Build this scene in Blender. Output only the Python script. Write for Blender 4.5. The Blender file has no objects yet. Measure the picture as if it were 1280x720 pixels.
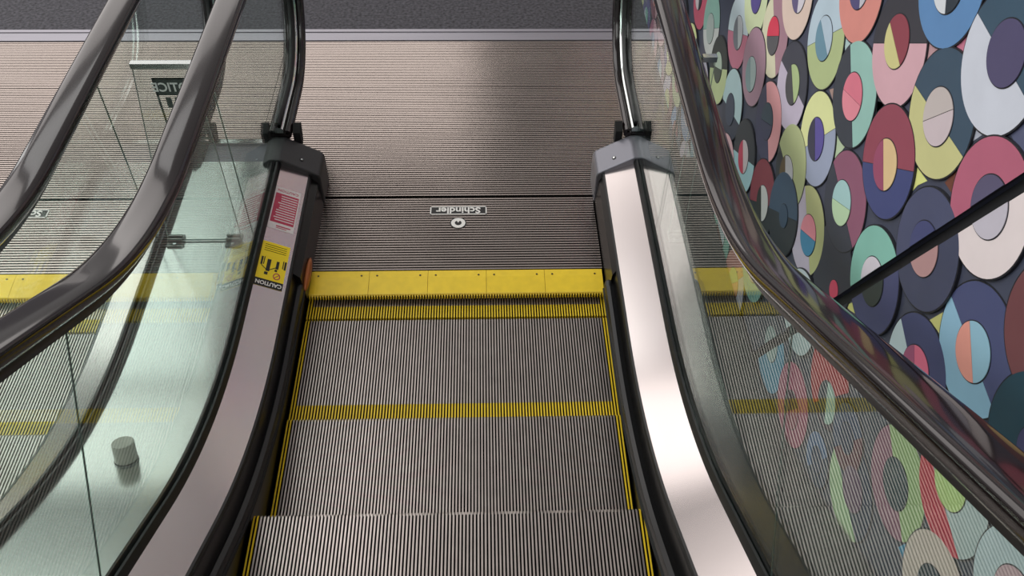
import bpy, bmesh, math, random
from mathutils import Vector, Matrix
random.seed(11)
SC = bpy.context.scene
COL = SC.collection
PI = math.pi
def R(d): return math.radians(d)
def lin(c):
    def f(v):
        v /= 255.0
        return v/12.92 if v <= .04045 else ((v+.055)/1.055)**2.4
    return tuple(f(v) for v in c)

# ------------------------------------------------------------------ materials
def mat(name, rgb, rough=.5, metal=0.0, coat=0.0, noise=0.0, nscale=40.0, stretch=None, bump=0.0, spec=.5, rnoise=0.0):
    m = bpy.data.materials.new(name); m.use_nodes = True
    nt = m.node_tree; b = nt.nodes['Principled BSDF']
    col = lin(rgb)
    b.inputs['Base Color'].default_value = (*col, 1)
    b.inputs['Roughness'].default_value = rough
    b.inputs['Metallic'].default_value = metal
    b.inputs['Coat Weight'].default_value = coat
    b.inputs['Coat Roughness'].default_value = .04
    b.inputs['Specular IOR Level'].default_value = spec
    if noise or bump or rnoise:
        tc = nt.nodes.new('ShaderNodeTexCoord'); mp = nt.nodes.new('ShaderNodeMapping')
        nz = nt.nodes.new('ShaderNodeTexNoise'); nz.inputs['Scale'].default_value = nscale
        nz.inputs['Detail'].default_value = 5
        if stretch: mp.inputs['Scale'].default_value = stretch
        nt.links.new(tc.outputs['Object'], mp.inputs['Vector']); nt.links.new(mp.outputs['Vector'], nz.inputs['Vector'])
        if noise:
            rp = nt.nodes.new('ShaderNodeMapRange')
            rp.inputs['From Min'].default_value = .3; rp.inputs['From Max'].default_value = .7
            rp.inputs['To Min'].default_value = 1-noise; rp.inputs['To Max'].default_value = 1+noise
            mx = nt.nodes.new('ShaderNodeMix'); mx.data_type = 'RGBA'; mx.blend_type = 'MULTIPLY'
            mx.inputs['Factor'].default_value = 1
            mx.inputs['A'].default_value = (*col, 1)
            nt.links.new(nz.outputs['Fac'], rp.inputs['Value'])
            nt.links.new(rp.outputs['Result'], mx.inputs['B'])
            nt.links.new(mx.outputs['Result'], b.inputs['Base Color'])
        if rnoise:
            rr = nt.nodes.new('ShaderNodeMapRange')
            rr.inputs['From Min'].default_value = .3; rr.inputs['From Max'].default_value = .7
            rr.inputs['To Min'].default_value = rough-rnoise; rr.inputs['To Max'].default_value = rough+rnoise
            nt.links.new(nz.outputs['Fac'], rr.inputs['Value']); nt.links.new(rr.outputs['Result'], b.inputs['Roughness'])
        if bump:
            bp = nt.nodes.new('ShaderNodeBump'); bp.inputs['Strength'].default_value = bump
            bp.inputs['Distance'].default_value = .002
            nt.links.new(nz.outputs['Fac'], bp.inputs['Height']); nt.links.new(bp.outputs['Normal'], b.inputs['Normal'])
    return m

def glass_mat(name, tint, refl=1.0):
    """thin architectural pane: Fresnel mix of a clear tinted transmission and a mirror reflection"""
    m = bpy.data.materials.new(name); m.use_nodes = True
    nt = m.node_tree; nt.nodes.clear()
    out = nt.nodes.new('ShaderNodeOutputMaterial'); mix = nt.nodes.new('ShaderNodeMixShader')
    tr = nt.nodes.new('ShaderNodeBsdfTransparent'); tr.inputs['Color'].default_value = (*tint, 1)
    gl = nt.nodes.new('ShaderNodeBsdfGlossy'); gl.inputs['Roughness'].default_value = 0.0
    gl.inputs['Color'].default_value = (.95, 1, .98, 1)
    fr = nt.nodes.new('ShaderNodeFresnel'); geo = nt.nodes.new('ShaderNodeNewGeometry')
    ior = nt.nodes.new('ShaderNodeMapRange')      # the node inverts the index on back faces; give it the inverse there
    ior.inputs['To Min'].default_value = 1.62; ior.inputs['To Max'].default_value = 1/1.62
    nt.links.new(geo.outputs['Backfacing'], ior.inputs['Value']); nt.links.new(ior.outputs['Result'], fr.inputs['IOR'])
    mul = nt.nodes.new('ShaderNodeMath'); mul.operation = 'MULTIPLY'; mul.inputs[1].default_value = refl
    nt.links.new(fr.outputs['Fac'], mul.inputs[0])
    nt.links.new(mul.outputs[0], mix.inputs['Fac']); nt.links.new(tr.outputs[0], mix.inputs[1]); nt.links.new(gl.outputs[0], mix.inputs[2])
    nt.links.new(mix.outputs[0], out.inputs['Surface'])
    return m

def paint_mat():
    m = bpy.data.materials.new('mural_paint'); m.use_nodes = True
    nt = m.node_tree; b = nt.nodes['Principled BSDF']
    at = nt.nodes.new('ShaderNodeAttribute'); at.attribute_name = 'paint'
    nz = nt.nodes.new('ShaderNodeTexNoise'); nz.inputs['Scale'].default_value = 14; nz.inputs['Detail'].default_value = 6
    tc = nt.nodes.new('ShaderNodeTexCoord'); nt.links.new(tc.outputs['Object'], nz.inputs['Vector'])
    rp = nt.nodes.new('ShaderNodeMapRange'); rp.inputs['To Min'].default_value = .9; rp.inputs['To Max'].default_value = 1.08
    nt.links.new(nz.outputs['Fac'], rp.inputs['Value'])
    mx = nt.nodes.new('ShaderNodeMix'); mx.data_type = 'RGBA'; mx.blend_type = 'MULTIPLY'; mx.inputs['Factor'].default_value = 1
    nt.links.new(at.outputs['Color'], mx.inputs['A']); nt.links.new(rp.outputs['Result'], mx.inputs['B'])
    nt.links.new(mx.outputs['Result'], b.inputs['Base Color'])
    b.inputs['Roughness'].default_value = .42
    return m

M = dict(
    alu=mat('ribbed_aluminium', (196, 186, 180), .34, .8, noise=.10, nscale=18),
    groove=mat('groove_black', (7, 6, 6), .7, spec=.2),
    plate=mat('plate_steel', (186, 174, 167), .22, .9, noise=.05, nscale=3, rnoise=.04),
    plategroove=mat('plate_groove', (20, 17, 16), .6, spec=.2),
    yellow=mat('yellow_paint', (242, 206, 44), .42, noise=.06, nscale=30),
    yellowdark=mat('yellow_groove', (36, 28, 6), .7, spec=.2),
    steel=mat('brushed_stainless', (212, 203, 201), .22, 1.0, noise=.03, nscale=6, stretch=(1, .2, 1)),
    satin=mat('satin_stainless', (222, 225, 222), .20, 1.0, noise=.03, nscale=4),
    darkplastic=mat('dark_grey_plastic', (46, 46, 48), .38, noise=.08, nscale=60),
    litcap_plate=mat('lit_cap_and_plate_grey', (120, 120, 128), .33, .55),  # brighter copy of the cap plastic, lit tone in its colour; also end plate
    rubber=mat('black_rubber', (14, 15, 17), .38),
    skirt=mat('skirt_black_steel', (15, 14, 15), .3, .2),
    brush=mat('brush_bristle', (12, 12, 13), .75, noise=.3, nscale=300),
    handrail=mat('handrail_rubber', (24, 17, 18), .115, 0, coat=.2, spec=.5),
    guide=mat('guide_stainless', (205, 210, 208), .16, 1.0),
    outerdeck=mat('outer_deck_dark_steel', (58, 60, 62), .45, .3, noise=.05, nscale=6),
    carpet=mat('charcoal_carpet', (66, 65, 70), .95, noise=.6, nscale=70, bump=.9),
    strip=mat('threshold_aluminium', (150, 148, 156), .42, .7, noise=.05, nscale=8, stretch=(.2, 8, 1)),
    gap=mat('gap_black', (10, 9, 9), .8),
    wallbase=mat('wall_base_slate', (30, 30, 34), .6, noise=.06, nscale=10),
    white=mat('white_print', (236, 232, 228), .5),
    black=mat('black_print', (15, 13, 13), .5),
    red=mat('red_print', (186, 52, 82), .45, noise=.10, nscale=60),
    worn=mat('worn_white_film', (226, 216, 215), .4, noise=.08, nscale=80),
    stickeryellow=mat('sticker_yellow', (255, 222, 18), .4),
    signgreen=mat('sign_dark_print', (52, 62, 58), .5),
    signback=mat('sign_pale_film', (228, 234, 230), .5),
    screw=mat('screw_steel', (70, 66, 60), .35, .8),
    bolt=mat('clamp_steel', (120, 126, 122), .35, .8),
    stud=mat('stud_nylon', (176, 178, 166), .45, noise=.05, nscale=50),
    coppertone=mat('copper_tone', (170, 96, 48), .4, .3),
    edge=mat('glass_joint_grey', (62, 78, 74), .45),
    glass=glass_mat('balustrade_glass', (.925, .972, .952)),
    acrylic=glass_mat('clear_acrylic', (.955, .97, .965), .9),
    acrylicedge=mat('acrylic_edge', (128, 146, 140), .4),
    paint=paint_mat(),
)

# ------------------------------------------------------------------ mesh helpers
LOCAL = [False]      # True while a thing's parts are modelled in its own coordinates
def obj(name, bm, mats, parent=None):
    me = bpy.data.meshes.new(name)
    bmesh.ops.recalc_face_normals(bm, faces=bm.faces[:])
    bm.to_mesh(me); bm.free()
    for m in (mats if isinstance(mats, (list, tuple)) else [mats]): me.materials.append(m)
    o = bpy.data.objects.new(name, me); COL.objects.link(o)
    if parent is not None:
        o.parent = parent
        if not LOCAL[0]: o.matrix_parent_inverse = parent.matrix_world.inverted()
    return o
def thing(name, label, cat, loc=(0, 0, 0), group=None):
    o = bpy.data.objects.new(name, None); COL.objects.link(o); o.empty_display_size = .1
    o.location = loc; o.matrix_world = Matrix.Translation(loc)
    o['label'] = label; o['category'] = cat
    if group: o['group'] = group
    return o
def tag(o, label, cat, group=None):
    o['label'] = label; o['category'] = cat
    if group: o['group'] = group
    return o
def struct(o, label, cat):
    o['kind'] = 'structure'; o['label'] = label; o['category'] = cat
    return o
def box(bm, x0, x1, y0, y1, z0, z1, mi=0):
    v = [bm.verts.new(p) for p in ((x0,y0,z0),(x1,y0,z0),(x1,y1,z0),(x0,y1,z0),(x0,y0,z1),(x1,y0,z1),(x1,y1,z1),(x0,y1,z1))]
    fs = []
    for q in ((0,3,2,1),(4,5,6,7),(0,1,5,4),(1,2,6,5),(2,3,7,6),(3,0,4,7)):
        f = bm.faces.new([v[i] for i in q]); f.material_index = mi; fs.append(f)
    return fs
def bevel(bm, w, seg=2, ang=40):
    es = [e for e in bm.edges if len(e.link_faces) == 2 and e.calc_face_angle(0) > R(ang)]
    bmesh.ops.bevel(bm, geom=es, offset=w, segments=seg, profile=.5, affect='EDGES')
def prism(bm, pts, x0, x1, mi_side=0, mi_edge=1):
    """polygon in the y-z plane pushed out along x"""
    a = [bm.verts.new((x0, p[0], p[1])) for p in pts]; b = [bm.verts.new((x1, p[0], p[1])) for p in pts]
    f = bm.faces.new(a); f.material_index = mi_side
    f = bm.faces.new(b[::-1]); f.material_index = mi_side
    n = len(pts)
    for i in range(n):
        f = bm.faces.new((a[i], a[(i+1) % n], b[(i+1) % n], b[i])); f.material_index = mi_edge
def sweep(bm, path, prof, x=0, mi=0, smooth=True):
    """closed profile (dx, dn) swept along a (y, z) path; dn runs along the path normal (up for a path heading +y)"""
    rings = []
    n = len(path)
    for i, (y, z) in enumerate(path):
        a = path[max(i-1, 0)]; b = path[min(i+1, n-1)]
        ty, tz = b[0]-a[0], b[1]-a[1]; L = math.hypot(ty, tz); ty /= L; tz /= L
        rings.append([bm.verts.new((x+dx, y-tz*dn, z+ty*dn)) for dx, dn in prof])
    k = len(prof)
    for r0, r1 in zip(rings, rings[1:]):
        for i in range(k):
            f = bm.faces.new((r0[i], r0[(i+1) % k], r1[(i+1) % k], r1[i])); f.material_index = mi; f.smooth = smooth
    for r in (rings[0], rings[-1]):
        f = bm.faces.new(r); f.material_index = mi
def split_sharp(o, ang=35):
    md = o.modifiers.new('edge_split', 'EDGE_SPLIT'); md.split_angle = R(ang)
    return o
def cyl(bm, c, r, h, axis='z', seg=24, mi=0, r2=None):
    r2 = r if r2 is None else r2
    res = bmesh.ops.create_cone(bm, cap_ends=True, segments=seg, radius1=r, radius2=r2, depth=h)
    vs = res['verts']
    if axis == 'x': bmesh.ops.rotate(bm, verts=vs, cent=(0,0,0), matrix=Matrix.Rotation(R(90), 3, 'Y'))
    if axis == 'y': bmesh.ops.rotate(bm, verts=vs, cent=(0,0,0), matrix=Matrix.Rotation(R(90), 3, 'X'))
    bmesh.ops.translate(bm, verts=vs, vec=c)
    for f in {f for v in vs for f in v.link_faces}:
        f.material_index = mi
        f.smooth = len(f.verts) == 4
def text_bm(s, size, mtx, bold=0.0, depth=.0006, width=1.0):
    cu = bpy.data.curves.new('lettering', 'FONT'); cu.body = s; cu.size = size; cu.align_x = 'CENTER'; cu.align_y = 'CENTER'
    cu.offset = bold; cu.extrude = depth; cu.resolution_u = 3
    t = bpy.data.objects.new('lettering_source', cu); COL.objects.link(t)
    dg = bpy.context.evaluated_depsgraph_get()
    me = bpy.data.meshes.new_from_object(t.evaluated_get(dg))
    bm = bmesh.new(); bm.from_mesh(me)
    bmesh.ops.transform(bm, matrix=mtx @ Matrix.Diagonal((width, 1, 1, 1)), verts=bm.verts[:])
    bpy.data.objects.remove(t); bpy.data.curves.remove(cu); bpy.data.meshes.remove(me)
    return bm

# ------------------------------------------------------------------ escalator geometry (metres, y runs downhill towards the landing)
TREAD, ZC = .405, -.045          # tread depth, step level under the comb
def arcpath(z0, ys, rad, yend, ystart, n=16):
    """level run, lower transition arc, 30 degree incline; listed from the top of the incline (ystart) to the level end (yend)"""
    c, s = math.cos(R(30)), math.sin(R(30))
    y1, z1 = ys-rad*s, z0+rad*(1-c)
    P = [(ystart, z1+(y1-ystart)*math.tan(R(30)))]
    k = 4
    for i in range(1, k): P.append((ystart+(y1-ystart)*i/k, z1+(y1-(ystart+(y1-ystart)*i/k))*math.tan(R(30))))
    for i in range(n, -1, -1):
        a = R(30)*i/n; P.append((ys-rad*math.sin(a), z0+rad*(1-math.cos(a))))
    P.append((yend, z0))
    return P
def height(z0, ys, rad, y):
    d = ys-y
    if d <= 0: return z0
    if d < rad*.5: return z0+rad-math.sqrt(rad*rad-d*d)
    return z0+rad*(1-math.cos(R(30)))+(d-rad*.5)*math.tan(R(30))
YTOP = -3.0
DECK = dict(z0=.18, ys=-.30, rad=1.4)
RAIL = dict(z0=.872, ys=-.35, rad=1.1)
def deckz(y, off=0): return height(DECK['z0'], DECK['ys'], DECK['rad'], y)+off
NEW_Y, NEW_Z, NEW_R = .86, .535, .337
RINGS = [
(0.883,0.593,0.1065,(208,96,120),0,None,0.91,0.587,0.0522,(60,60,70),(215,205,210),(0.9166,0.6275,0.8809,0.5406)),
(0.687,0.603,0.1132,(150,190,180),(215,215,215),(0.9781,0.4047,0.4928,0.7053),0.685,0.586,0.0529,(180,190,188),0,None),
(0.385,0.75,0.1112,(205,222,230),(205,125,150),(0.4874,0.6999,0.2905,0.7958),0.378,0.754,0.0495,(195,200,205),(125,130,140),(0.4138,0.7903,0.345,0.7216)),
(0.293,0.918,0.098,(215,228,185),0,None,0.291,0.927,0.0434,(95,85,150),0,None),
(0.073,0.927,0.1117,(175,135,150),(228,225,195),(0.1474,0.9912,-0.0199,0.8533),0.079,0.924,0.0498,(225,70,95),(95,95,100),(0.1821,0.86,0.0059,0.9677)),
(-0.008,1.094,0.0982,(235,212,198),0,None,-0.02,1.106,0.0431,(225,220,230),(110,100,140),(-0.0079,1.141,-0.0411,1.0696)),
(-0.249,1.111,0.1092,(195,215,228),(190,205,150),(-0.1628,1.0413,-0.3202,1.186),-0.242,1.111,0.0503,(190,210,225),(115,155,175),(-0.1909,1.1343,-0.291,1.096)),
(-0.342,1.289,0.1002,(228,150,140),0,None,-0.333,1.293,0.0486,(205,205,215),(90,85,130),(-0.3121,1.3349,-0.3694,1.2575)),
(-0.47,1.115,0.1082,(160,205,195),(65,70,80),(-0.3779,1.1822,-0.548,1.0333),-0.469,1.11,0.0489,(232,130,150),(240,150,165),(-0.4189,1.0955,-0.5156,1.1204)),
(-0.576,1.293,0.0989,(62,62,70),(225,180,190),(-0.4667,1.2367,-0.6643,1.358),-0.564,1.3,0.0494,(150,72,85),(220,215,150),(-0.515,1.3114,-0.6125,1.2755)),
(-0.661,1.475,0.1038,(100,145,195),0,None,-0.66,1.47,0.0392,(50,60,70),(225,230,235),(-0.6352,1.4971,-0.6809,1.4353)),
(-0.792,1.299,0.1135,(62,85,105),(212,210,150),(-0.6871,1.2839,-0.8951,1.2941),-0.791,1.293,0.0486,(205,195,192),(215,200,205),(-0.7598,1.2616,-0.8171,1.325)),
(-0.882,1.459,0.0994,(62,88,108),(215,220,232),(-0.785,1.4776,-0.933,1.4621),-0.886,1.477,0.0484,(85,80,115),0,None),
(-0.696,1.117,0.112,(155,78,95),(72,80,130),(-0.6106,1.0493,-0.7829,1.1662),-0.694,1.109,0.0509,(235,205,155),(165,85,115),(-0.6535,1.1416,-0.7272,1.07)),
(-1.016,1.285,0.1167,(190,105,130),(240,228,228),(-0.752,0.7936,-1.0546,1.3666),-1.018,1.289,0.0554,(95,90,120),(205,200,212),(-0.752,0.7936,-1.0546,1.3666)),
(-0.925,1.105,0.1202,(80,85,115),(70,75,100),(-0.752,0.7936,-1.0546,1.3666),-0.92,1.102,0.0539,(75,80,125),(190,150,150),(-0.752,0.7936,-1.0546,1.3666)),
(-0.819,0.914,0.1158,(140,200,185),(75,80,120),(-0.752,0.7936,-1.0546,1.3666),-0.818,0.91,0.0532,(225,220,230),(55,65,65),(-0.752,0.7936,-1.0546,1.3666)),
(-1.146,1.098,0.1108,(78,85,125),(150,195,220),(-1.0414,1.1048,-1.2495,1.0727),-1.146,1.092,0.0476,(155,200,220),(240,165,150),(-1.1071,1.1194,-1.1819,1.0603)),
(-1.052,0.914,0.1138,(72,78,118),(205,225,230),(-0.9458,0.9432,-1.0093,0.9212),-1.053,0.917,0.048,(235,120,150),(175,95,130),(-1.016,0.9528,-1.0897,0.8814)),
(-1.254,1.261,0.1063,(118,72,76),0,None,-1.258,1.266,0.0463,(200,170,120),0,None),
(-1.342,1.116,0.0849,(35,70,85),0,None,-1.349,1.115,0.0372,(70,70,110),0,None),
(-0.654,0.767,0.1158,(55,60,75),0,None,-0.693,0.748,0.0234,(215,80,110),0,None),
(-0.476,0.726,0.1068,(190,195,140),(205,195,215),(-0.3935,0.7921,-0.5688,0.6644),-0.491,0.726,0.0512,(238,150,165),(75,145,185),(-0.45,0.706,-0.5255,0.7432)),
(-0.594,0.925,0.1074,(150,95,120),(60,65,78),(-0.4806,0.949,-0.7111,0.8798),-0.586,0.914,0.048,(175,215,215),(195,225,185),(-0.5455,0.8918,-0.6322,0.934)),
(-0.371,0.923,0.1121,(235,240,175),(165,175,200),(-0.3024,0.8358,-0.4381,1.0032),-0.367,0.92,0.052,(100,90,165),(65,65,85),(-0.3289,0.9538,-0.4027,0.8815)),
(-0.138,0.91,0.11,(70,72,85),(205,195,215),(-0.0374,0.9163,-0.2478,0.9278),-0.144,0.92,0.0512,(185,205,150),(80,80,85),(-0.1023,0.9533,-0.1912,0.89)),
(-0.28,0.762,0.0962,(185,195,145),(55,60,65),(-0.186,0.752,-0.3857,0.7224),-0.27,0.73,0.0462,(200,200,205),(100,85,60),(-0.2325,0.7624,-0.3031,0.6927)),
(-0.053,0.736,0.1147,(230,165,170),(70,72,100),(0.0411,0.8099,-0.1423,0.6572),-0.046,0.734,0.0499,(60,80,95),(68,72,98),(0.0007,0.7104,-0.0934,0.7529)),
(0.165,0.77,0.0942,(175,140,158),0,None,0.17,0.743,0.0476,(175,195,195),(140,165,170),(0.208,0.7801,0.1324,0.7049)),
(0.273,0.563,0.1035,(190,215,222),(60,68,85),(0.3823,0.514,0.1652,0.5662),0.277,0.542,0.0497,(70,80,100),0,None),
(0.487,0.549,0.1007,(55,62,62),(205,215,165),(0.5924,0.4926,0.3977,0.6102),0.494,0.556,0.049,(190,205,190),(75,85,78),(0.5816,0.5122,0.4083,0.5942)),
(0.057,0.529,0.0976,(60,65,72),(170,205,215),(0.1616,0.4768,-0.0491,0.5782),0.057,0.529,0.05,(210,195,200),(200,75,100),(0.1009,0.5727,0.0161,0.4881)),
(-0.164,0.557,0.0986,(140,68,80),(52,60,65),(-0.0755,0.4761,-0.2648,0.6111),-0.179,0.552,0.0447,(205,205,205),(55,60,60),(-0.1354,0.5854,-0.2152,0.5063)),
(-0.324,0.642,0.0836,(65,88,112),(50,58,65),(-0.258,0.5993,-0.4002,0.6922),-0.336,0.647,0.0312,(60,82,105),0,None),
(-0.515,0.298,0.1013,(70,78,95),(110,170,205),(-0.752,0.7936,-1.0546,1.3666),-0.5,0.322,0.0527,(165,180,182),(190,205,205),(-0.752,0.7936,-1.0546,1.3666)),
(-0.716,0.34,0.1019,(205,105,135),0,None,-0.722,0.326,0.0408,(90,55,75),(190,100,120),(-0.6979,0.2815,-0.7491,0.3725)),
(-0.822,0.576,0.0947,(205,65,75),(80,60,80),(-0.7806,0.434,-0.9159,0.6684),-0.849,0.536,0.0475,(195,220,210),(60,75,90),(-0.8216,0.5763,-0.8764,0.4893)),
(-1.058,0.507,0.1013,(50,66,95),(205,230,180),(-0.9253,0.5137,-1.1583,0.4547),-1.066,0.522,0.0486,(130,95,125),0,None),
(-1.161,0.712,0.1107,(180,205,140),(170,110,135),(-1.062,0.766,-1.2523,0.6547),-1.161,0.707,0.054,(55,78,88),0,None),
(-1.276,0.879,0.0974,(200,212,215),(228,55,82),(-1.1745,0.8642,-1.3499,0.8244),-1.263,0.888,0.0476,(215,238,150),0,None),
(-1.373,0.695,0.1067,(232,205,195),0,None,-1.373,0.695,0.048,(50,70,82),0,None),
(-0.912,0.392,0.0671,(105,130,175),(60,75,100),(-0.8783,0.3001,-0.9528,0.4739),-0.912,0.392,0.0317,(70,80,110),0,None),
(-0.973,0.577,0.0771,(70,85,120),(125,70,85),(-0.9397,0.4867,-1.0257,0.6661),-0.973,0.577,0.0343,(60,70,100),0,None),
]
PATCHES = [
((235,240,150),[(-0.759,1.181),(-0.79,1.18),(-0.834,1.186),(-0.813,1.158),(-0.803,1.13)]),
((120,70,55),[(-0.882,1.223),(-0.896,1.263),(-0.928,1.224),(-0.909,1.225)]),
((215,130,155),[(-0.749,1.404),(-0.777,1.453),(-0.809,1.403),(-0.79,1.403)]),
((200,160,165),[(-0.63,1.375),(-0.704,1.376),(-0.679,1.328)]),
((190,195,210),[(-0.876,1.349),(-0.871,1.376),(-0.927,1.368),(-0.898,1.321)]),
((92,98,128),[(-0.963,1.398),(-0.999,1.446),(-1.052,1.395),(-1.009,1.389)]),
((205,205,130),[(-1.017,1.021),(-1.042,1.075),(-1.062,1.031),(-1.045,1.028)]),
((195,215,180),[(-0.437,1.004),(-0.506,1.005),(-0.484,0.952)]),
((190,215,215),[(-0.319,1.181),(-0.387,1.196),(-0.363,1.15)]),
((225,225,140),[(-0.756,0.766),(-0.782,0.811),(-0.801,0.792),(-0.78,0.778)]),
((225,235,150),[(-0.595,0.476),(-0.623,0.528),(-0.653,0.514),(-0.64,0.48)]),
((80,165,210),[(-1.252,0.628),(-1.267,0.684),(-1.3,0.635)]),
((215,200,200),[(-0.737,0.606),(-0.816,0.658),(-0.799,0.624)]),
((190,220,180),[(0.217,0.853),(0.109,0.868),(0.156,0.834)]),
((180,150,140),[(-0.366,1.061),(-0.345,1.043),(-0.391,1.036)]),
((90,95,125),[(-0.291,0.718),(-0.29,0.676),(-0.32,0.689)]),
((60,65,70),[(-0.549,1.187),(-0.608,1.197),(-0.589,1.118)]),
((85,95,140),[(-0.568,1.169),(-0.601,1.185),(-0.589,1.138)]),
]
SEAM = (-0.752,0.7936,-1.0546,1.3666)
# ------------------------------------------------------------------ the setting
bm = bmesh.new()
box(bm, -5, 4.0, 1.667, 6, -.06, 0); o = obj('floor', bm, M['carpet'])
struct(o, 'charcoal carpet floor beyond the landing plates', 'floor')
bm = bmesh.new(); box(bm, -5, .885, .49, 1.667, -.09, -.021); box(bm, -5, .885, -4, .495, -1.0, -.9); box(bm, -5, .885, .49, .50, -.9, -.05)
o = obj('floor_pit', bm, M['gap']); struct(o, 'dark pit floor under the landing plates', 'floor')
bm = bmesh.new()
for y0, y1, z in ((1.571, 1.585, .004), (1.587, 1.640, .002), (1.642, 1.664, .005)): box(bm, -5, .885, y0, y1, -.03, z)
bevel(bm, .0015, 1)
o = obj('trim_1', bm, M['strip']); struct(o, 'grey metal threshold strip between landing plates and carpet', 'threshold')
WX = .885
bm = bmesh.new(); box(bm, WX, WX+.15, -4, 6, -.6, 3.6)
o = obj('wall_right', bm, M['wallbase']); struct(o, 'slate wall that carries the ring mural', 'wall')

# ------------------------------------------------------------------ the mural: two panels that meet at a slanting seam
sy0, sz0, sy1, sz1 = SEAM
def clip(poly, l, side):
    """keep the part of a (y, z) polygon on one side of the line l"""
    ay, az, by, bz = l
    d = lambda p: ((by-ay)*(p[1]-az)-(bz-az)*(p[0]-ay))*side
    out = []
    for i, p in enumerate(poly):
        q = poly[(i+1) % len(poly)]; dp, dq = d(p), d(q)
        if dp >= 0: out.append(p)
        if (dp > 0 > dq) or (dp < 0 < dq):
            t = dp/(dp-dq); out.append((p[0]+(q[0]-p[0])*t, p[1]+(q[1]-p[1])*t))
    return out
def circle(y, z, r, n=56): return [(y+r*math.cos(2*PI*i/n), z+r*math.sin(2*PI*i/n)) for i in range(n)]
def side_of(l, y, z): return 1 if ((l[2]-l[0])*(z-l[1])-(l[3]-l[1])*(y-l[0])) >= 0 else -1
def offset_line(l, side, g):
    dy, dz = l[2]-l[0], l[3]-l[1]; L = math.hypot(dy, dz)
    ny, nz = -dz/L*side*g, dy/L*side*g
    return (l[0]+ny, l[1]+nz, l[2]+ny, l[3]+nz)
class Panel:
    def __init__(s, side, keepline):
        s.bm = bmesh.new(); s.lay = s.bm.loops.layers.float_color.new('paint'); s.side = side; s.line = keepline
    def piece(s, poly, h0, h1, c):
        poly = clip(poly, s.line, s.side)
        if len(poly) < 3: return
        x0, x1 = WX-h0, WX-h1
        a = [s.bm.verts.new((x0, p[0], p[1])) for p in poly]; b = [s.bm.verts.new((x1, p[0], p[1])) for p in poly]
        fs = [s.bm.faces.new(b)] + [s.bm.faces.new((a[i], a[(i+1) % len(a)], b[(i+1) % len(a)], b[i])) for i in range(len(a))]
        for f in fs:
            for lp in f.loops: lp[s.lay] = (*lin(c), 1)
seam_side = side_of(SEAM, 0.0, .9)
panels = [Panel(seam_side, offset_line(SEAM, seam_side, .014)), Panel(-seam_side, offset_line(SEAM, -seam_side, .014))]
EXT = [(-4, -.6), (5, -.6), (5, 3.6), (-4, 3.6)]
INK = (32, 33, 40)
for p in panels: p.piece(EXT, .0, .010, (72, 77, 96))
for c, poly in PATCHES:
    for p in panels: p.piece(poly, .010, .0108, c)
lvl = [0]
def disc(y, z, r, ca, cb, l, iy, iz, ir, ia, ib, il, pans, lv):
    h = .0112+.00031*lv
    for p in pans:
        p.piece(circle(y, z, r+.0028), .010, h, INK)
        for yy, zz, rr, a, b, ln, hh in ((y, z, r, ca, cb, l, h+.0006), (iy, iz, ir, ia, ib, il, h+.0022)):
            if rr is ir and rr > 0: p.piece(circle(iy, iz, ir+.0020), h, h+.0012, INK)
            if not ln or not b: p.piece(circle(yy, zz, rr), h, hh, a); continue
            # colour a lies on the far / right / upper side of the split as listed
            sa = -1
            p.piece(clip(circle(yy, zz, rr), offset_line(ln[:4], sa, .0006), sa), h, hh, a)
            p.piece(clip(circle(yy, zz, rr), offset_line(ln[:4], -sa, .0006), -sa), h, hh, b)
placed = []; fills = []
for k, (y, z, r, ca, cb, l, iy, iz, ir, ia, ib, il) in enumerate(RINGS):
    r = .110 if r > .08 else r
    ir = .05 if ir > .038 else ir
    disc(y, z, r, ca, cb, l, iy, iz, ir, ia, ib, il, panels, k % 17); placed.append((y, z))
PAL = [(208,96,120),(150,195,190),(210,222,230),(190,205,150),(228,150,140),(95,85,150),(225,180,190),(100,145,195),
       (212,210,150),(155,78,95),(72,80,130),(62,85,105),(190,105,130),(235,225,226),(140,200,185),(150,195,220),
       (175,140,158),(235,240,175),(165,175,200),(205,195,215),(60,65,78),(140,68,80),(110,72,66),(70,74,100)]
for j in range(-7, 15):
    for k in range(-16, 24):
        z = .56+.1855*j; y = -.249+.2235*k + (0 if j % 2 else -.12)
        if not (-3.9 < y < 4.9 and -.5 < z < 3.5): continue
        if any(math.hypot(y-a, z-b) < .20 for a, b in placed): continue
        if abs((sy1-sy0)*(z-sz0)-(sz1-sz0)*(y-sy0))/math.hypot(sy1-sy0, sz1-sz0) < .02 and False: continue
        ca, cb, ia, ib = [random.choice(PAL) for _ in range(4)]
        a = random.uniform(0, PI); b = random.uniform(0, PI)
        disc(y, z, .108, ca, cb if random.random() < .7 else 0, (y, z, y+math.cos(a), z+math.sin(a)), y, z, .05, ia, ib if random.random() < .6 else 0,
             (y, z, y+math.cos(b), z+math.sin(b)), panels, 17+len(fills) % 7); fills.append(1)
for p, lab in zip(panels, ('painted mural panel of coloured rings above the slanting black seam', 'painted mural panel of coloured rings below the slanting black seam')):
    tag(obj('mural_panel', p.bm, M['paint']), lab, 'mural', 'mural panels on the right wall')

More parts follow.
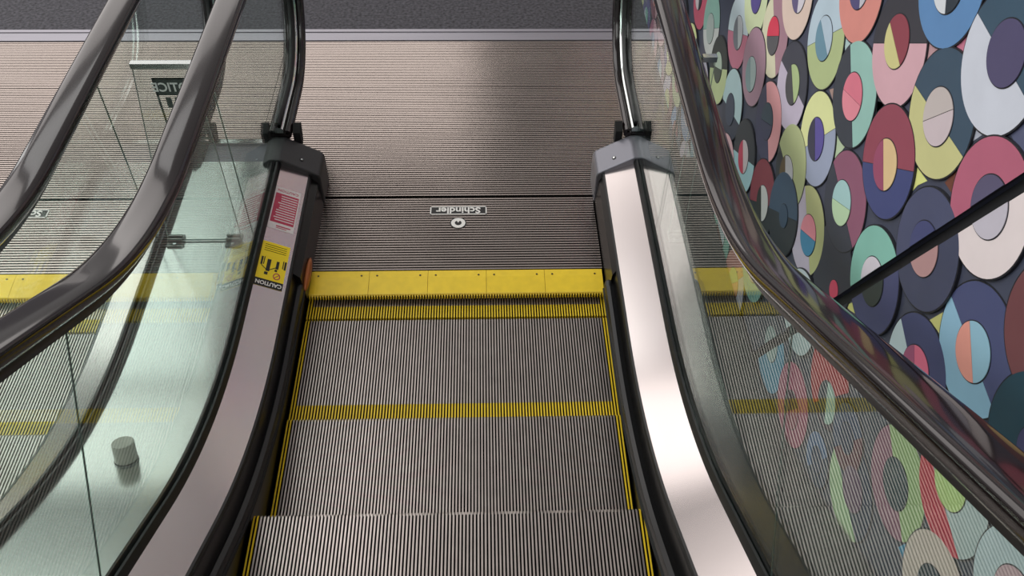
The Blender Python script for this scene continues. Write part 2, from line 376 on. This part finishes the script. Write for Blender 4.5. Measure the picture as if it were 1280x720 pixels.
# ------------------------------------------------------------------ steps
LOCAL[0] = True
HW, PITCH = .510, .00911
NCL = int(2*HW/PITCH)
def is_side(x): return abs(x) > HW-.019
def cleat(bm, x, y0, y1, mi, cham=False):
    # the flanks of a cleat carry the black paint of the grooves, only its top is bare
    w, h = .0045, .016
    if cham:      # front end of a cleat slopes down to the nosing
        prof = [(y0, -h), (y1, -h), (y1, -.005), (y1-.006, 0), (y0, 0)]
    else: prof = [(y0, -h), (y1, -h), (y1, 0), (y0, 0)]
    prism(bm, prof, x-w/2, x+w/2, 1, mi)
BAND = .053
def make_step(name, label, yf, z, ox, group):
    t = thing(name, label, 'step', (ox, yf, z), group)
    xs = [-HW+PITCH*(i+.5)+(2*HW-NCL*PITCH)/2 for i in range(NCL)]
    T = TREAD-.004
    bm = bmesh.new(); box(bm, -HW+.036, HW-.019, -T+BAND, -.001, -.04, -.016, 1)
    for x in xs:
        if not is_side(x): cleat(bm, x, -T+BAND, 0, 0, True)
    obj('tread', bm, [M['alu'], M['groove']], t)
    bm = bmesh.new(); box(bm, -HW, HW, -T, -T+BAND, -.04, -.015, 1)
    for x in xs: cleat(bm, x, -T, -T+BAND, 0)
    obj('demarcation_band', bm, [M['yellow'], M['yellowdark']], t)['label'] = 'yellow band along the back edge'
    for s in (-1, 1):
        bm = bmesh.new(); a, b = sorted((s*HW, s*(HW-.019))); box(bm, a, b, -T+BAND, -.001, -.04, -.016, 1)
        for x in xs:
            if is_side(x) and x*s > 0: cleat(bm, x, -T+BAND, 0, 0, True)
        obj('side_line', bm, [M['yellow'], M['groove']], t)['label'] = 'yellow line along the side edge'
    bm = bmesh.new(); box(bm, -HW, HW, -.02, -.008, -.24, -.0415, 1)
    for x in xs: box(bm, x-.0023, x+.0023, -.008, -.001, -.24, -.0425, 0)
    obj('riser', bm, [M['alu'], M['groove']], t)
    return t
first = {}
def copy_tree(o, parent=None):
    c = o.copy(); COL.objects.link(c)
    if parent: c.parent = parent
    for ch in list(o.children): copy_tree(ch, c)
    return c
YF = -.075
proto = [None]
def steps(ox, shift, labels, group):
    for k, lab in enumerate(labels):
        yf = YF+shift+TREAD*(1-k)
        z = ZC+height(0, -.319, 1.0, yf)
        if proto[0] is None: proto[0] = make_step('escalator_step', lab, yf, z, ox, group)
        else:
            c = copy_tree(proto[0]); c.location = (ox, yf, z); c['label'] = lab; c['group'] = group
CX, CX2 = -.008, -1.605
steps(CX, 0, ['escalator step sliding under the yellow comb, only its rear yellow band showing',
              'grooved escalator step just before the comb, with bright yellow rear band',
              'grooved escalator step with no rear band showing, between banded step and nearest step',
              'pale grooved escalator step nearest the camera at the bottom edge'], 'steps of the middle escalator')
steps(CX2, -.045, ['step of the left neighbouring escalator meeting its yellow comb, seen through glass',
                   'step of the left neighbouring escalator between two yellow bands, seen through glass',
                   'nearest step of the left neighbouring escalator, seen through glass at left edge'], 'steps of the left escalator')

# ------------------------------------------------------------------ comb plates and landing plates
def ridges(bm, x0, x1, y0, y1, pitch=.0125, w=.0068, top=0.0, depth=.005):
    box(bm, x0, x1, y0, y1, -.020, top-depth, 1)
    n = max(1, int((y1-y0)/pitch)); p = (y1-y0)/n
    for i in range(n):
        yc = y0+p*(i+.5); h = w/2
        for q, f in enumerate(box(bm, x0, x1, yc-h, yc+h, top-depth-.0005, top, 1)):
            if q == 1: f.material_index = 0
def comb_plate(cx, label):
    t = thing('comb_plate', label, 'comb plate', (cx, .105, 0), 'comb plates of the two escalators')
    bm = bmesh.new(); ridges(bm, -.503, .503, .002, .379)
    obj('ribbed_plate', bm, [M['plate'], M['plategroove']], t)
    n = 5; w = 1.002/n
    xs = [-HW+PITCH*(i+.5)+(2*HW-NCL*PITCH)/2 for i in range(NCL)]
    for k in range(n):
        x0 = -.501+w*k+.0006; x1 = -.501+w*(k+1)-.0006
        bm = bmesh.new()
        prism(bm, [(0, -.030), (0, 0), (-.030, 0), (-.097, -.009), (-.100, -.011), (-.100, -.017), (-.080, -.030)], x0, x1, 0, 0)
        for x in xs:
            g = x+PITCH/2
            if x0+.002 < g < x1-.002: prism(bm, [(-.099, -.0115), (-.106, -.017), (-.107, -.027), (-.099, -.027)], g-.0019, g+.0019, 0, 0)
        seg = obj('comb_segment', bm, M['yellow'], t)
        for sx in (x0+.026, x1-.026):
            bm = bmesh.new(); cyl(bm, (sx, -.022, .0004), .0034, .0018, seg=12)
            obj('screw', bm, M['screw'], seg)
    # maker's plate: dark box with pale letters and a frame, and a ring emblem below it, read from the landing side
    bm = bmesh.new(); y0, y1 = .412-.105-.022, .412-.105+.022
    box(bm, -.104, .104, y0, y1, -.001, .0008, 1)
    for a in ((-.104, .104, y0, y0+.004), (-.104, .104, y1-.004, y1), (-.104, -.100, y0, y1), (.100, .104, y0, y1)): box(bm, *a, .0, .0014, 0)
    pl = obj('maker_plate', bm, [M['white'], M['black']], t)
    obj('lettering', text_bm('Schindler', .043, Matrix.Translation((0, (y0+y1)/2+.001, .0014)) @ Matrix.Rotation(PI, 4, 'Z'), bold=.0011, width=1.02), M['white'], pl)
    bm = bmesh.new(); ec = .344-.105
    cyl(bm, (0, ec, .0006), .030, .0014, seg=48, mi=1)
    ro, ri = .026, .0125
    N = 40
    for i in range(N):
        a0, a1 = 2*PI*i/N, 2*PI*(i+1)/N
        v = [bm.verts.new((r*math.cos(a), ec+r*math.sin(a), .0016)) for r, a in ((ri, a0), (ro, a0), (ro, a1), (ri, a1))]
        bm.faces.new(v).material_index = 0
    v = [bm.verts.new((x, ec+y, .0018)) for x, y in ((-.007, .014), (.007, .014), (0, .001))]; bm.faces.new(v).material_index = 0
    obj('emblem', bm, [M['white'], M['black']], t)
    return t
comb_plate(CX, 'ribbed comb plate with yellow comb at the foot of the middle escalator')
comb_plate(CX2, 'ribbed comb plate with yellow comb on the left escalator, behind glass')
LOCAL[0] = False
def landing(x0, x1, y0, y1, label):
    bm = bmesh.new(); ridges(bm, x0, x1, y0, y1)
    tag(obj('landing_plate', bm, [M['plate'], M['plategroove']]), label, 'landing plate', 'ribbed landing plates')
landing(-.800, .866, .494, 1.2025, 'ribbed steel landing plate between comb plate and hairline seam, middle escalator')
landing(-.800, .866, 1.2040, 1.568, 'smoother looking ribbed landing plate next to the threshold strip, middle escalator')
landing(-2.45, -.803, .494, 1.2025, 'ribbed landing plate touching the left comb plate, seen through glass')
landing(-2.45, -.803, 1.2040, 1.568, 'ribbed landing plate by the threshold strip at far left, seen through glass')

# ------------------------------------------------------------------ balustrades
def rail_path(n=26):
    P = arcpath(RAIL['z0'], RAIL['ys'], RAIL['rad'], NEW_Y-.02, YTOP)
    for i in range(n+1):
        a = PI/2-PI*i/n; P.append((NEW_Y+NEW_R*math.cos(a), NEW_Z+NEW_R*math.sin(a)))
    P.append((.70, NEW_Z-NEW_R)); P.append((.59, NEW_Z-NEW_R))
    return P
RP = rail_path()
def offset_path(P, d):
    out = []
    for i, (y, z) in enumerate(P):
        a = P[max(i-1, 0)]; b = P[min(i+1, len(P)-1)]; ty, tz = b[0]-a[0], b[1]-a[1]; L = math.hypot(ty, tz)
        out.append((y-tz/L*d, z+ty/L*d))
    return out
def cut_poly(P, l, side): return clip(P, l, side)
def balustrade(x, s, label, wd=.115, ox2=None, swell=0, stickers=False, outer=None, captint='darkplastic'):
    """x: glass plane; s: +1 when the steps lie towards +x, -1 towards -x"""
    t = thing('balustrade', label, 'balustrade', (x, .5, 0), 'glass balustrades')
    dp = arcpath(DECK['z0'], DECK['ys'], DECK['rad'], .49, YTOP)
    def sw(name, prof, m, path=dp, parent=t, smooth=True):
        bm = bmesh.new(); sweep(bm, path, prof, x, 0, smooth); return split_sharp(obj(name, bm, m, parent))
    sw('inner_deck', [(s*.012, .004), (s*wd, -.042), (s*(wd+.001), -.047), (s*.012, -.002)], M['steel'])
    sw('deck_trim', [(s*(wd-.002), -.040), (s*(wd+.004), -.042), (s*(wd+.008), -.049), (s*(wd+.006), -.058), (s*(wd-.002), -.056)], M['rubber'])
    sk = abs(CX+(ox2 if ox2 is not None else 0)-x)-.513          # skirt distance from the glass plane
    sw('skirt_panel', [(s*sk, -.60), (s*sk, -.165), (s*(wd+.004), -.052), (s*(wd-.002), -.052), (s*(sk-.005), -.170), (s*(sk-.005), -.60)], M['skirt'])
    bp = [q for q in arcpath(DECK['z0'], DECK['ys'], DECK['rad'], -.035, YTOP)]
    m_ = sk-.132+swell
    br = sw('skirt_brush', [(s*(m_+.116), -.108), (s*(m_+.130), -.102), (s*(m_+.141), -.106), (s*(m_+.146), -.117), (s*(m_+.145), -.130), (s*(m_+.138), -.140), (s*(m_+.124), -.140)], M['rubber'], bp)
    bm = bmesh.new()                       # rounded nose at the lower end of the brush holder
    bmesh.ops.create_uvsphere(bm, u_segments=16, v_segments=10, radius=.02)
    for v in bm.verts: v.co = Vector((v.co.x*.8+x+s*(m_+.130), v.co.y*1.5-.037, v.co.z*1.0+DECK['z0']-.121))
    for f in bm.faces: f.smooth = True
    obj('brush_end', bm, M['rubber'], br)
    sw('bristle_row', [(s*(m_+.140), -.118), (s*(m_+.150), -.128), (s*(m_+.149), -.136), (s*(m_+.139), -.130)], M['brush'], bp, br)
    # base gasket: two black lips either side of the pane
    sw('base_gasket', [(-.019, -.012), (-.019, .012), (-.012, .022), (-.0062, .022), (-.0062, -.004), (.0062, -.004), (.0062, .022), (.012, .022), (.019, .012), (.019, -.012)], M['rubber'],
       arcpath(DECK['z0'], DECK['ys'], DECK['rad'], .585, YTOP))
    # glass: newel pane, bend pane, incline pane with open joints between them
    low = offset_path(arcpath(DECK['z0'], DECK['ys'], DECK['rad'], .60, YTOP), 0.0)
    up = offset_path(RP[:-2], -.045)
    whole = low + [(.62, .235)] + up[::-1]
    j1 = (.05, 0, .05, 1); j2 = (-.968, 1.023, -1.251, .57)
    side1 = side_of(j1, .5, .5); side2 = side_of(j2, 0, .7)
    for nm, cuts, lab in (('glass_panel', [(j1, side1)], 'end pane'), ('glass_panel', [(j1, -side1), (j2, side2)], 'bend pane'), ('glass_panel', [(j2, -side2)], 'incline pane')):
        P = whole
        for l, sd in cuts: P = clip(P, offset_line(l, sd, .0010), sd)
        bm = bmesh.new(); prism(bm, P, x-.004, x+.004, 0, 0); obj('glass_panel', bm, [M['glass']], t)
    for l in (j1, j2):
        P = clip(clip(whole, offset_line(l, 1, -.0014), 1), offset_line(l, -1, -.0014), -1)
        bm = bmesh.new(); prism(bm, P, x-.0012, x+.0012, 0, 0); obj('joint_seal', bm, M['edge'], t)
    # handrail guide: rail on the glass edge, under the handrail
    bm = bmesh.new(); sweep(bm, RP, [(-.0150, -.0245), (.0150, -.0245), (.0150, -.040), (.0125, -.042), (.0125, -.0421), (.0085, -.046), (.0085, -.060), (-.0085, -.060), (-.0085, -.046), (-.0125, -.0421), (-.0125, -.042), (-.0150, -.040)], x)
    split_sharp(obj('handrail_guide', bm, M['guide'], t))
    bm = bmesh.new(); sweep(bm, RP, [(-.0100, -.0470), (.0100, -.0470), (.0100, -.070), (-.0100, -.070)], x)
    obj('guide_gasket', bm, M['rubber'], t)
    # end cap
    bm = bmesh.new()
    prof = [(s*.150, 0), (s*.150, .120), (s*.144, .136), (s*.126, .148), (s*.020, .208), (-s*.020, .210), (-s*.046, .192), (-s*.046, 0)]
    a = [bm.verts.new((x+p[0], .455, p[1])) for p in prof]; b = [bm.verts.new((x+p[0], .585, p[1])) for p in prof]
    c = [bm.verts.new((x+p[0]*.90+s*.004, .622, p[1]*.82)) for p in prof]
    for A, B in ((a, b), (b, c)):
        for i in range(len(A)): bm.faces.new((A[i], A[(i+1) % len(A)], B[(i+1) % len(A)], B[i]))
    bm.faces.new(a); bm.faces.new(c[::-1])
    bmesh.ops.recalc_face_normals(bm, faces=bm.faces[:]); bevel(bm, .005, 2, 20)
    cap = obj('end_cap', bm, M[captint], t)
    n = Vector((s*.49, 0, .87)).normalized()
    bm = bmesh.new(); cyl(bm, (0, 0, 0), .0075, .003, seg=16)
    cyl(bm, (0, 0, .001), .0042, .0032, seg=6, mi=1)
    q = Vector((0, 0, 1)).rotation_difference(n).to_matrix().to_4x4()
    bmesh.ops.transform(bm, matrix=Matrix.Translation((x+s*.084, .50, .1725)) @ q, verts=bm.verts[:])
    obj('screw', bm, [M['rubber'], M['guide']], cap)
    # handrail inlet with black brush flaps either side of the returning handrail
    for dx in (-1, 1):
        bm = bmesh.new()
        prism(bm, [(.600, .150), (.632, .160), (.650, .226), (.636, .236), (.600, .215)], x+dx*.058-.013, x+dx*.058+.013, 0, 0)
        bevel(bm, .005, 2); obj('inlet_brush', bm, M['brush'], t)
    # dark side frame running beside the deck on the landing
    bm = bmesh.new()
    box(bm, *sorted((x+s*(wd+.002), x+s*.146)), -.02, .46, 0.0, .125)
    for v in bm.verts:
        if v.co.z > .05 and abs(v.co.x-(x+s*.146)) < .001: v.co.z = .10; v.co.x = x+s*.138
    bevel(bm, .004, 2); obj('skirt_frame', bm, M['skirt'], t)
    if outer is not None:
        x1 = outer
        pts = [(.017, .002), (x1-x, .002), (x1-x, -.020), (.017, -.020)]
        sw('outer_deck', pts, M['outerdeck'], smooth=True)
        bm = bmesh.new(); box(bm, x+.05, x1, .474, .489, 0, .163); obj('deck_end', bm, M['outerdeck'], t)
    if stickers:
        o0 = Vector((x+s*.012, 0, DECK['z0']+.004)); v = Vector((s*(wd-.012), 0, -.046)); Lv = v.length; v.normalize()
        nn = Vector((s*.046, 0, wd-.012)).normalized(); u = Vector((0, 1, 0))
        def frame(cv, cy, h):      # sticker axes: text runs towards -v, letter tops point to -y
            m = Matrix((( -v.x, 0, nn.x, 0), (0, -1, 0, 0), (-v.z, 0, nn.z, 0), (0, 0, 0, 1)))
            m.translation = o0+v*cv+u*cy+nn*h; return m
        def flat(rects, cv, cy, h, mi=0):
            bm = bmesh.new()
            for (ax, ay, w, hh, m_i) in rects: box(bm, ax-w/2, ax+w/2, ay-hh/2, ay+hh/2, 0, .0004, m_i)
            bmesh.ops.transform(bm, matrix=frame(cv, cy, h), verts=bm.verts[:]); return bm
        W = .088; cv = Lv*.5-.003
        # red notice on worn film
        cy, H = .243, .205
        bm = flat([(0, 0, W, H, 0)], cv, cy, .0004); bevel(bm, .00015, 1)
        st = obj('notice_sticker', bm, M['worn'], t); st['label'] = 'worn red and white notice sticker'
        rows = []
        for k in range(11):
            w = W*(.80-.012*k-.10*random.random()); rows.append((-W*.42+w/2, .058-.0118*k, w, .0042, 1))
        bm = flat([(0, 0, W*.90, H*.70, 0)], cv, cy, .0009); obj('red_field', bm, M['red'], st)
        bm = flat([r[:4]+(0,) for r in rows], cv, cy, .0013)
        obj('text_lines', bm, M['worn'], st)
        obj('lettering', text_bm('CAUTION', .016, frame(cv, cy, .0010) @ Matrix.Translation((0, -.088, 0)), bold=.0001, width=1.0), M['red'], st)
        bm = flat([(-.008, .086, W*.55, .005, 0), (-.002, .094, W*.4, .003, 0)], cv, cy, .0009); obj('footer_lines', bm, M['red'], st)
        # yellow caution pictogram
        cy, H = -.022, .195
        bm = flat([(0, 0, W*1.02, H, 0)], cv, cy, .0004)
        st = obj('caution_sticker', bm, M['stickeryellow'], t); st['label'] = 'yellow caution sticker with black figures'
        bm = flat([(0, H/2-.0155, W*1.02, .031, 0)], cv, cy, .0009); hd = obj('header_bar', bm, M['black'], st)
        obj('lettering', text_bm('CAUTION', .0215, frame(cv, cy, .0014) @ Matrix.Translation((0, H/2-.0155, 0)), bold=.0006, width=.86), M['white'], hd)
        fig = []
        fig += [(.012, .004, .012, .052, 0), (.015, .040, .011, .012, 0)]                       # adult: body, head
        fig += [(-.016, -.004, .009, .034, 0), (-.014, .020, .008, .009, 0)]                    # child
        fig += [(.035, -.010, .006, .036, 0), (.028, -.012, .003, .034, 0), (-.040, -.010, .006, .036, 0), (-.033, -.012, .003, .034, 0)]   # handrail posts
        bm = flat(fig, cv, cy, .0009)
        bm2 = bmesh.new()
        for (ax, ay, bx, by) in ((.012, .028, .034, .010), (.012, .028, -.014, .006)):           # arms reaching out to rail and child
            dx, dy = bx-ax, by-ay; L = math.hypot(dx, dy); px, py = -dy/L*.0014, dx/L*.0014
            vs = [bm2.verts.new(p) for p in ((ax+px, ay+py, .0003), (bx+px, by+py, .0003), (bx-px, by-py, .0003), (ax-px, ay-py, .0003))]; bm2.faces.new(vs)
        bmesh.ops.transform(bm2, matrix=frame(cv, cy, .0011), verts=bm2.verts[:])
        me = bpy.data.meshes.new('tmp'); bm2.to_mesh(me); bm2.free(); bm.from_mesh(me); bpy.data.meshes.remove(me)
        obj('pictogram', bm, M['black'], st)
        bm = bmesh.new(); N = 28
        for i in range(N):
            a0, a1 = 2*PI*i/N, 2*PI*(i+1)/N
            vs = [bm.verts.new((-.020+r*math.cos(a), .044+r*1.25*math.sin(a), .0003)) for r, a in ((.0085, a0), (.0115, a0), (.0115, a1), (.0085, a1))]; bm.faces.new(vs)
        vs = [bm.verts.new((-.020+p[0], .044+p[1], .0003)) for p in ((-.008, -.007), (-.006, -.009), (.008, .007), (.006, .009))]; bm.faces.new(vs)
        bmesh.ops.transform(bm, matrix=frame(cv, cy, .0010), verts=bm.verts[:]); obj('prohibition_ring', bm, M['red'], st)
        bm = flat([(0, -.058-.009*k, W*.8, .0018, 0) for k in range(4)], cv, cy, .0009); obj('text_lines', bm, M['yellowdark'], st)
    return t
GL, GR, GL2 = -.652, .645, -.962
bl = balustrade(GL, 1, wd=.112, label='glass balustrade left of the steps with stickers on its sloping grey deck', stickers=True)
balustrade(GR, -1, wd=.122, swell=.009, label='glass balustrade right of the steps with bright blank steel deck, beside the mural', outer=WX-.023, captint='litcap_plate')  # right cap takes the copy with its brightness put into the colour
balustrade(GL2, -1, wd=.118, ox2=CX2-CX, label='glass balustrade of the left neighbouring escalator, beyond the shiny centre deck')
bm = bmesh.new(); bmesh.ops.create_uvsphere(bm, u_segments=14, v_segments=10, radius=1)  # elongated copper coloured spindle set against the left skirt
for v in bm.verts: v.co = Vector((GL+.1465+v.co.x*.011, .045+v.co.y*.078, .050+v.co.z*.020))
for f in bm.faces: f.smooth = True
o = obj('copper_spindle', bm, M['coppertone'], bl); o['label'] = 'copper coloured spindle beside the comb'

# ------------------------------------------------------------------ handrails
for x, lab in ((GL, 'brownish black handrail left of the steps, with pale glints, second from left'),
               (GR, 'glossy black handrail on the right, mirroring the ring mural'),
               (GL2, 'grey gleaming handrail in the upper left corner, belonging to the neighbouring escalator')):
    sg = lambda v, e: math.copysign(abs(v)**e, v)
    prof = [(.0425*sg(math.cos(PI*i/24), .62), -.016+.016*sg(math.sin(PI*i/24), .62)+.0015*math.sin(PI*i/24)) for i in range(25)]
    prof += [(-.0415, -.026), (-.036, -.034), (-.026, -.0365), (-.017, -.035), (-.0165, -.029), (-.030, -.027), (-.032, -.020), (.032, -.020), (.030, -.027), (.0165, -.029), (.017, -.035), (.026, -.0365), (.036, -.034), (.0415, -.026)]
    bm = bmesh.new(); sweep(bm, RP, prof, x)
    tag(split_sharp(obj('handrail', bm, M['handrail']), 60), lab, 'handrail', 'escalator handrails')

# ------------------------------------------------------------------ between the balustrades
t = thing('center_deck', 'shiny stainless deck between the left and middle escalators', 'deck', ((GL+GL2)/2, .4, 0))
dp = arcpath(DECK['z0'], DECK['ys'], DECK['rad'], .478, YTOP)
xa, xb = GL2+.0195, GL-.0195
bm = bmesh.new(); sweep(bm, dp, [(xa, .003), (xb, .003), (xb, -.02), (xa, -.02)])
split_sharp(obj('deck_sheet', bm, M['satin'], t))
bm = bmesh.new(); box(bm, xa+.030, xb-.030, .4785, .575, 0, .180); bevel(bm, .006, 2)
obj('end_plate', bm, M['litcap_plate'], t)
bm = bmesh.new(); box(bm, xa+.030, xb-.030, .5755, .598, 0, .190); bevel(bm, .009, 3)
obj('end_rail', bm, M['guide'], t)
# anti-slide stud
y0 = -.815; z0 = deckz(y0)+.003; sl = math.atan2(deckz(y0-.02)-deckz(y0+.02), .04)
t = thing('deck_stud', 'short pale grey cylindrical stud standing on the shiny centre deck', 'stud', (-.806, y0, z0))
m = Matrix.Translation((-.806, y0, z0)) @ Matrix.Rotation(-sl, 4, 'X')
bm = bmesh.new(); cyl(bm, (0, 0, .031), .0275, .052, seg=32, r2=.0265)
bevel(bm, .003, 2, 50); bmesh.ops.transform(bm, matrix=m, verts=bm.verts[:]); obj('knob', bm, M['stud'], t)
bm = bmesh.new(); cyl(bm, (0, 0, .0025), .029, .005, seg=32); bmesh.ops.transform(bm, matrix=m, verts=bm.verts[:]); obj('base_ring', bm, M['bolt'], t)

# clear barrier panels
def barrier(poly, y, label, feet, zt, sign=False):
    t = thing('barrier_panel', label, 'barrier panel', ((poly[0][0]+poly[1][0])/2, y, .183), 'clear barrier panels')
    bm = bmesh.new()
    a = [bm.verts.new((p[0], y-.004, p[1])) for p in poly]; b = [bm.verts.new((p[0], y+.004, p[1])) for p in poly]
    bm.faces.new(a); bm.faces.new(b[::-1])
    for i in range(len(poly)):
        f = bm.faces.new((a[i], a[(i+1) % len(a)], b[(i+1) % len(a)], b[i])); f.material_index = 1
    obj('clear_sheet', bm, [M['acrylic'], M['acrylicedge']], t)
    bm = bmesh.new(); xl, xr = poly[3][0], poly[2][0]; zz = poly[2][1]
    box(bm, xl-.002, xr+.002, y-.009, y+.009, zz-.006, zz+.010); bevel(bm, .003, 2); obj('top_edge', bm, M['guide'], t)
    for fx in feet:
        bm = bmesh.new(); box(bm, fx-.024, fx+.024, y-.030, y+.024, .1835, .189); box(bm, fx-.022, fx+.022, y-.012, y-.0045, .188, .202); box(bm, fx-.022, fx+.022, y+.0045, y+.012, .188, .202)
        bevel(bm, .003, 1)
        cl = obj('clamp', bm, M['bolt'], t)
        bm = bmesh.new(); cyl(bm, (fx, y-.021, .191), .006, .006, seg=12); obj('bolt', bm, M['guide'], cl)
    if sign:
        # print on the far face, meant to be read from the landing, so it shows mirrored from the steps
        yy = y+.0046; ax, bx, az, bz = -.822, -.704, .575, .800
        def rect(bm, x0, x1, z0, z1, h=0, mi=0): box(bm, x0, x1, yy+h, yy+h+.0004, z0, z1, mi)
        for nm, m_, rs in (('sign_border', 'signgreen', [(ax, bx, bz-.006, bz), (ax, bx, az, az+.005), (ax, ax+.006, az, bz), (bx-.006, bx, az, bz), (ax, bx, bz-.058, bz)]),):
            bm = bmesh.new()
            for r_ in rs: rect(bm, *r_)
            sg = obj(nm, bm, M[m_], t)
        mt = Matrix.Translation(((ax+bx)/2, yy-.0006, bz-.032)) @ Matrix.Rotation(PI, 4, 'Z') @ Matrix.Rotation(PI/2, 4, 'X')
        obj('lettering', text_bm('NOTICE', .040, mt, bold=.0006, width=.88), M['signback'], sg)
        bm = bmesh.new()
        for (x0, x1, z0, z1) in ((-.80, -.785, .70, .735), (-.775, -.755, .69, .735), (-.735, -.70, .695, .735), (-.81, -.69, .630, .638), (-.80, -.70, .610, .617), (-.805, -.705, .590, .597)):
            rect(bm, x0, x1, z0, z1)
        obj('sign_marks', bm, M['signgreen'], sg)
    return t
barrier([(-.937, .188), (-.700, .188), (-.700, .842), (-.860, .842)], .072, 'clear upright barrier panel with NOTICE sign between the two escalators', (-.912, -.726), .845, True)
barrier([(.692, .188), (.742, .188), (.727, .858), (.692, .858)], .072, 'narrow clear barrier panel with shiny top edge between right handrail and mural', (.717,), .858)

# ------------------------------------------------------------------ light
def area(name, loc, target, sx, sy, power, color=(1, 1, 1)):
    l = bpy.data.lights.new(name, 'AREA'); l.shape = 'RECTANGLE'; l.size = sx; l.size_y = sy; l.energy = power; l.color = color
    o = bpy.data.objects.new(name, l); COL.objects.link(o); o.location = loc
    o.rotation_euler = (Vector(target)-Vector(loc)).to_track_quat('-Z', 'Y').to_euler(); return o
area('window_light', (-3.7, 7.4, 3.4), (-3.7, 0, 3.2), 7.4, 3.8, 135, (1, .94, .91))
area('side_fill_light', (-6.5, 1.8, 3.0), (0, 1.0, 1.0), 7.0, 3.6, 230, (1, .985, .97))  # unseen light added to brighten the mural and the mirrored deck
area('ceiling_light', (-3.0, 1.9, 5.2), (-3.0, 1.9, 0), 4.2, 3.0, 85, (1, .985, .97))
area('deck_fill_light', (-4.2, 4.9, 5.2), (-4.2, 4.9, 0), 3.0, 2.6, 46, (1, .985, .97))  # unseen panel added so the upper centre deck reads bright
area('ceiling_light_rear', (-.8, -3.0, 5.4), (0, -.6, 0), 2.4, 2.4, 55, (1, .98, .96))
w = bpy.data.worlds.new('hall'); SC.world = w; w.use_nodes = True
bg = w.node_tree.nodes['Background']; bg.inputs['Color'].default_value = (.96, .93, .92, 1); bg.inputs['Strength'].default_value = .36

# ------------------------------------------------------------------ camera
F, PITCHC, YAW, ROLL = 1100.0, .8218, .0436, .0216
cam = bpy.data.cameras.new('camera'); co = bpy.data.objects.new('camera', cam); COL.objects.link(co)
cp, sp, c, s = math.cos(PITCHC), math.sin(PITCHC), math.cos(YAW), math.sin(YAW)
fwd = Vector((s*cp, c*cp, -sp)); right = Vector((c, -s, 0)); up = right.cross(fwd)
r_ = math.cos(ROLL)*right+math.sin(ROLL)*up; u_ = -math.sin(ROLL)*right+math.cos(ROLL)*up
m = Matrix((r_, u_, -fwd)).transposed().to_4x4(); m.translation = (.0902, -2.0141, 2.1889)
co.matrix_world = m
cam.sensor_width = 36; cam.sensor_fit = 'HORIZONTAL'; cam.lens = F*36/1280; cam.clip_start = .02
SC.camera = co
vs = SC.view_settings; SC.display_settings.display_device = 'sRGB'
vs.view_transform = 'Standard'; vs.look = 'None'; vs.gamma = 1; vs.exposure = .13; vs.use_curve_mapping = False
SC.cycles.transparent_max_bounces = 24; SC.cycles.max_bounces = 10; SC.cycles.glossy_bounces = 6
